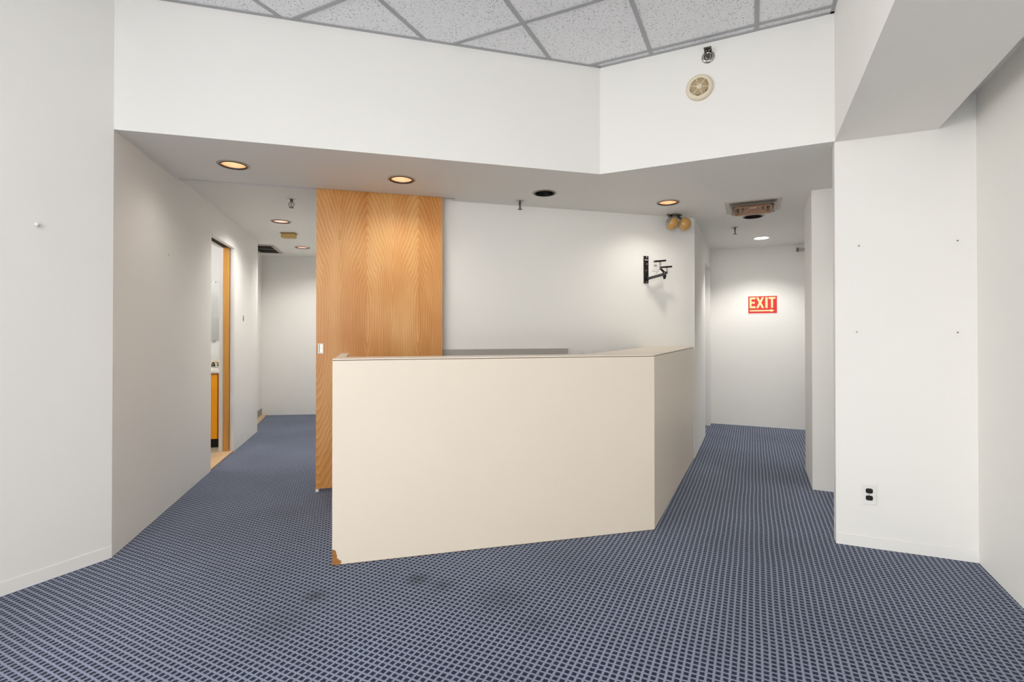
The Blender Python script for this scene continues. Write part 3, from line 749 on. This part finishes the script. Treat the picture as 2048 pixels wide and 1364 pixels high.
# ------------------------------------------------------------------ twin emergency spotlights
t = thing('emergency_light', 'twin head emergency spotlight under the soffit at the wall corner', 'emergency light', (*CD(2.678, 4.0), ZS), RCD)
mb = MB()
n = 32
prof = [(1.0, 0.0), (1.0, -0.008), (0.85, -0.016), (0.001, -0.018)]
vs = []; 
for r, z in prof:
    for i in range(n):
        a = 2 * math.pi * i / n
        vs.append((0.078 * r * math.cos(a), 0.045 * r * math.sin(a), z))
mb.add(vs, [(j * n + i, j * n + (i + 1) % n, (j + 1) * n + (i + 1) % n, (j + 1) * n + i) for j in range(3) for i in range(n)], True)
mb.build('base_plate', 'dark_chrome', t)
for hx, tip, axis, lensmat in ((-0.040, (-0.062, -0.045, -0.092), (0.55, -0.62, -0.56), 'amber_glass'), (0.040, (0.072, -0.045, -0.092), (0.12, -0.95, -0.22), 'amber_glass')):
    tp, ax = Vector(tip), Vector(axis).normalized()
    hd = MB().lathe([(0.001, -0.052), (0.022, -0.050), (0.045, -0.034), (0.057, -0.010), (0.060, 0.004)], Matrix.Translation(tp) @ axis_to(ax)).build('lamp_body', 'chrome', t)
    MB().lathe([(0.061, 0.002), (0.060, 0.012), (0.054, 0.030), (0.036, 0.048), (0.016, 0.057), (0.001, 0.059)], Matrix.Translation(tp) @ axis_to(ax)).build('lens', lensmat, hd)
    bk_ = tp + Vector((0.0, 0.0, 0.045)) - ax * 0.02
    MB().tube((hx, 0, -0.014), (hx * 0.95, -0.01, -0.034), 0.012, 0.010, 12).tube((hx * 0.95, -0.01, -0.032), tuple(bk_), 0.009, 0.013, 12).build('swivel_neck', 'dark_chrome', t)

# ------------------------------------------------------------------ television wall bracket and wall plates
t = thing('tv_bracket', 'black swing arm bracket screwed to the reception wall', 'wall bracket', (*CD(2.426, 4.082), 0), RCD)
wp = MB().box(-0.0235, 0.0235, -0.012, 0.0, 1.655, 1.908).build('wall_plate', 'black_metal', t, bevel=0.002)
for x, z in ((0.002, 1.898), (0.006, 1.832), (-0.004, 1.772), (0.002, 1.668)):
    MB().tube((x, -0.012, z), (x, -0.016, z), 0.0075, 0.006, 12).build('screw', 'chrome', wp)
MB().box(-0.016, 0.016, -0.0128, -0.012, 1.868, 1.874).build('rating_label', 'white_plastic', wp)
MB().tube((0.004, -0.012, 1.70), (0.012, -0.035, 1.697), 0.014, n=12).build('hinge', 'black_metal', t)
def beam(a, c, w, hgt):
    a, c = Vector(a), Vector(c); d = c - a
    M = Matrix.Translation(a) @ Vector((1, 0, 0)).rotation_difference(d.normalized()).to_matrix().to_4x4()
    return MB().box(0, d.length, -w / 2, w / 2, -hgt / 2, hgt / 2, M)
beam((0.008, -0.035, 1.697), (0.098, -0.150, 1.727), 0.014, 0.024).build('swing_arm', 'black_metal', t, bevel=0.002)
MB().tube((0.100, -0.152, 1.70), (0.100, -0.152, 1.748), 0.016, n=16).build('elbow_joint', 'black_metal', t)
MB().tube((0.100, -0.152, 1.682), (0.100, -0.152, 1.70), 0.009, 0.013, 12).build('tilt_knob', 'black_plastic', t)
beam((0.10, -0.152, 1.742), (0.052, -0.16, 1.775), 0.014, 0.018).build('fork_arm', 'black_metal', t)
beam((0.10, -0.152, 1.735), (0.123, -0.156, 1.738), 0.014, 0.014).build('fork_arm', 'black_metal', t)
MB().tube((0.052, -0.16, 1.77), (0.052, -0.16, 1.842), 0.008, n=12).build('post', 'chrome', t)
MB().tube((0.123, -0.156, 1.73), (0.123, -0.156, 1.79), 0.008, n=12).build('post', 'chrome', t)
beam((-0.010, -0.165, 1.834), (0.112, -0.150, 1.850), 0.022, 0.016).build('clamp_bar', 'black_plastic', t, bevel=0.002)
beam((0.065, -0.160, 1.786), (0.174, -0.150, 1.797), 0.022, 0.015).build('clamp_bar', 'black_plastic', t, bevel=0.002)
mb = MB(); mb.tube((0.05, -0.155, 1.775), (0.03, -0.12, 1.725), 0.0018, n=6); mb.build('wire', 'chrome', t)

t = thing('cable_plate', 'white wall plate behind the black swing arm bracket', 'wall plate', (*CD(2.524, 4.082), 1.827), RCD)
MB().box(-0.036, 0.036, -0.005, 0.0, -0.057, 0.057).build('plate', 'white_plastic', t, bevel=0.002)
MB().box(-0.012, 0.014, -0.008, -0.005, -0.012, 0.004).build('jack', 'grey_base', t)
for z in (-0.045, 0.045):
    for x in (-0.012, 0.012):
        MB().tube((x, -0.0055, z), (x, -0.005, z), 0.0025, n=10).build('screw', 'dark_chrome', t)

def outlet(loc, rz, lab, dark, group=None):
    t = thing('power_outlet', lab, 'outlet', loc, rz, group)
    MB().box(-0.035, 0.035, -0.005, 0.0, -0.057, 0.057).build('cover_plate', 'white_plastic', t, bevel=0.002)
    for z in (-0.0195, 0.0195):
        pts = []
        for i in range(24):
            a = 2 * math.pi * i / 24
            pts.append((max(-0.0165, min(0.0165, 0.0185 * math.cos(a))), z + max(-0.0135, min(0.0135, 0.0165 * math.sin(a)))))
        rc = MB().plate(pts, -0.0075, -0.005).build('receptacle', 'black_plastic' if dark else 'white_plastic', t)
        for x, hh in ((-0.0065, 0.004), (0.0065, 0.0032)):
            MB().box(x - 0.001, x + 0.001, -0.0078, -0.0075, z - hh + 0.003, z + hh + 0.003).build('slot', 'dark_chrome' if dark else 'recess_shade', rc)
        MB().tube((0, -0.0079, z - 0.007), (0, -0.0075, z - 0.007), 0.002, n=10).build('ground_hole', 'dark_chrome' if dark else 'recess_shade', rc)
    MB().tube((0, -0.0065, 0), (0, -0.005, 0), 0.0028, n=10).build('screw', 'chrome', t)
ax_ = AB(0.577, 3.3612)
outlet((*ax_, 0.298), RAB + math.atan2(0.038, 0.632), 'black duplex outlet on white plate low on the wall', True)
outlet((*CD(1.79, 4.082), 0.991), RCD, 'white duplex outlet nearer the grey panel on the reception wall', False, 'white outlets behind the counter')
outlet((*CD(1.916, 4.082), 0.991), RCD, 'white duplex outlet farther from the grey panel on the reception wall', False, 'white outlets behind the counter')

# ------------------------------------------------------------------ EXIT sign
eu, ew, ez0, ez1 = 0.104, 0.35, 1.432, 1.674
yv = 7.04 + (eu + 0.64) / 2.99 * 0.08
t = thing('exit_sign', 'red EXIT sign with cream letters and arrow on the corridor end wall', 'sign', (*AB(eu, yv), 0), RAB + math.atan2(0.08, 2.99))
MB().box(-ew / 2, ew / 2, -0.004, 0.0, ez0, ez1).build('border', 'white_plastic', t)
x0, z0 = -ew / 2 + 0.012, ez0 + 0.012
fw, fh = ew - 0.024, ez1 - ez0 - 0.024
MB().box(x0, x0 + fw, -0.005, -0.004, z0, z0 + fh).build('red_face', 'sign_red', t)
def letter(name, polys, lx, lw):
    mb = MB(); hh = fh * 0.63; zb = z0 + fh * 0.31
    for pl in polys:
        mb.plate([(lx + a * lw, zb + c * hh) for a, c in pl], -0.0062, -0.005)
    mb.build(name, 'sign_cream', t)
sq = lambda a, c, e, g_: [(a, c), (e, c), (e, g_), (a, g_)]
letter('letter_e', [sq(0, 0, 0.32, 1), sq(0.32, 0, 1, 0.17), sq(0.32, 0.42, 0.88, 0.58), sq(0.32, 0.83, 1, 1)], x0 + 0.016, 0.068)
letter('letter_x', [[(0, 0), (0.3, 0), (0.5, 0.34), (0.36, 0.52)], [(0.7, 0), (1, 0), (0.64, 0.52), (0.5, 0.34)], [(0.36, 0.48), (0.5, 0.66), (0.3, 1), (0, 1)], [(0.64, 0.48), (1, 1), (0.7, 1), (0.5, 0.66)], [(0.5, 0.33), (0.645, 0.5), (0.5, 0.67), (0.355, 0.5)]], x0 + 0.091, 0.090)
letter('letter_i', [sq(0, 0, 1, 1)], x0 + 0.196, 0.025)
letter('letter_t', [sq(0.35, 0, 0.65, 0.83), sq(0, 0.83, 1, 1)], x0 + 0.232, 0.078)
MB().plate([(x0 + 0.018, z0 + 0.026), (x0 + 0.255, z0 + 0.026), (x0 + 0.255, z0 + 0.015), (x0 + 0.300, z0 + 0.034), (x0 + 0.255, z0 + 0.053), (x0 + 0.255, z0 + 0.042), (x0 + 0.018, z0 + 0.042)], -0.0062, -0.005).build('arrow', 'sign_cream', t)

# grey closer arm high on the end wall
t = thing('door_closer', 'grey metal door closer arm high on the corridor end wall', 'door closer', (*AB(0.50, 7.07), 2.222), RAB)
MB().box(-0.016, 0.002, -0.05, 0.0, -0.022, 0.022).build('bracket', 'dark_chrome', t)
MB().box(0.002, 0.30, -0.035, -0.012, -0.012, 0.016).build('arm', 'flange', t)

# ------------------------------------------------------------------ small fixings
for u, z, lab in ((0.534, 1.687, 'small nail in the wall, upper one nearer the corridor'), (0.971, 1.685, 'small nail in the wall, upper one nearer the room corner'), (0.522, 1.203, 'small nail in the wall, lower one nearer the corridor'), (0.969, 1.200, 'small nail in the wall, lower one nearer the room corner')):
    v = 3.352 + (u - 0.42) / 0.632 * 0.038
    t = thing('wall_nail', lab, 'nail', (*AB(u, v), z), RAB, 'nails above the power outlet')
    MB().tube((0, 0, 0), (0, -0.006, 0), 0.0016, n=8).build('shank', 'dark_chrome', t)
    MB().tube((0, -0.006, 0), (0, -0.0075, 0), 0.0036, n=10).build('head', 'dark_chrome', t)
t = thing('wall_peg', 'small white peg on the plain white wall beside the fascia', 'peg', (*AB(-3.08, 1.126), 1.714), RAB + R(90))
MB().tube((0, 0, 0), (0, -0.008, 0), 0.006, n=12).build('stem', 'white_plastic', t)
MB().lathe([(0.001, 0.02), (0.008, 0.018), (0.011, 0.013), (0.008, 0.008)], axis_to((0, -1, 0)), 16).build('cap', 'white_plastic', t)
t = thing('wall_anchor', 'tiny white wall anchor on the passage wall before the bathroom door', 'wall anchor', (*CD(PL + 0.004, 3.88), 1.73), RCD + R(90))
MB().tube((0, 0.01, 0), (0, -0.005, 0), 0.008, n=12).build('collar', 'white_plastic', t)
MB().tube((0, -0.005, 0), (0, -0.0056, 0), 0.003, n=10).build('hole', 'recess_shade', t)
t = thing('thermostat_base', 'small dark bare fixing hole plate past the bathroom door', 'wall fixing', (*CD(PL, 5.93), 1.351), RCD + R(90))
MB().box(-0.018, 0.018, -0.002, 0.0, -0.032, 0.032).build('plate', 'grey_base', t)
MB().tube((0, -0.002, -0.008), (0, -0.0035, -0.008), 0.010, n=12).build('hole', 'recess_shade', t)
MB().tube((0, -0.002, 0.018), (0, -0.004, 0.018), 0.005, n=10).build('screw', 'chrome', t)
t = thing('floor_level_jack', 'small dark jack low on the corridor wall before the doorway', 'jack', (*AB(UL, 5.9), 0.308), RAB - R(90))
MB().box(-0.022, 0.022, -0.003, 0.0, -0.05, 0.05).build('plate', 'grey_base', t)
for z in (-0.02, 0.02):
    MB().box(-0.013, 0.013, -0.0045, -0.003, z - 0.012, z + 0.012).build('socket', 'black_plastic', t)
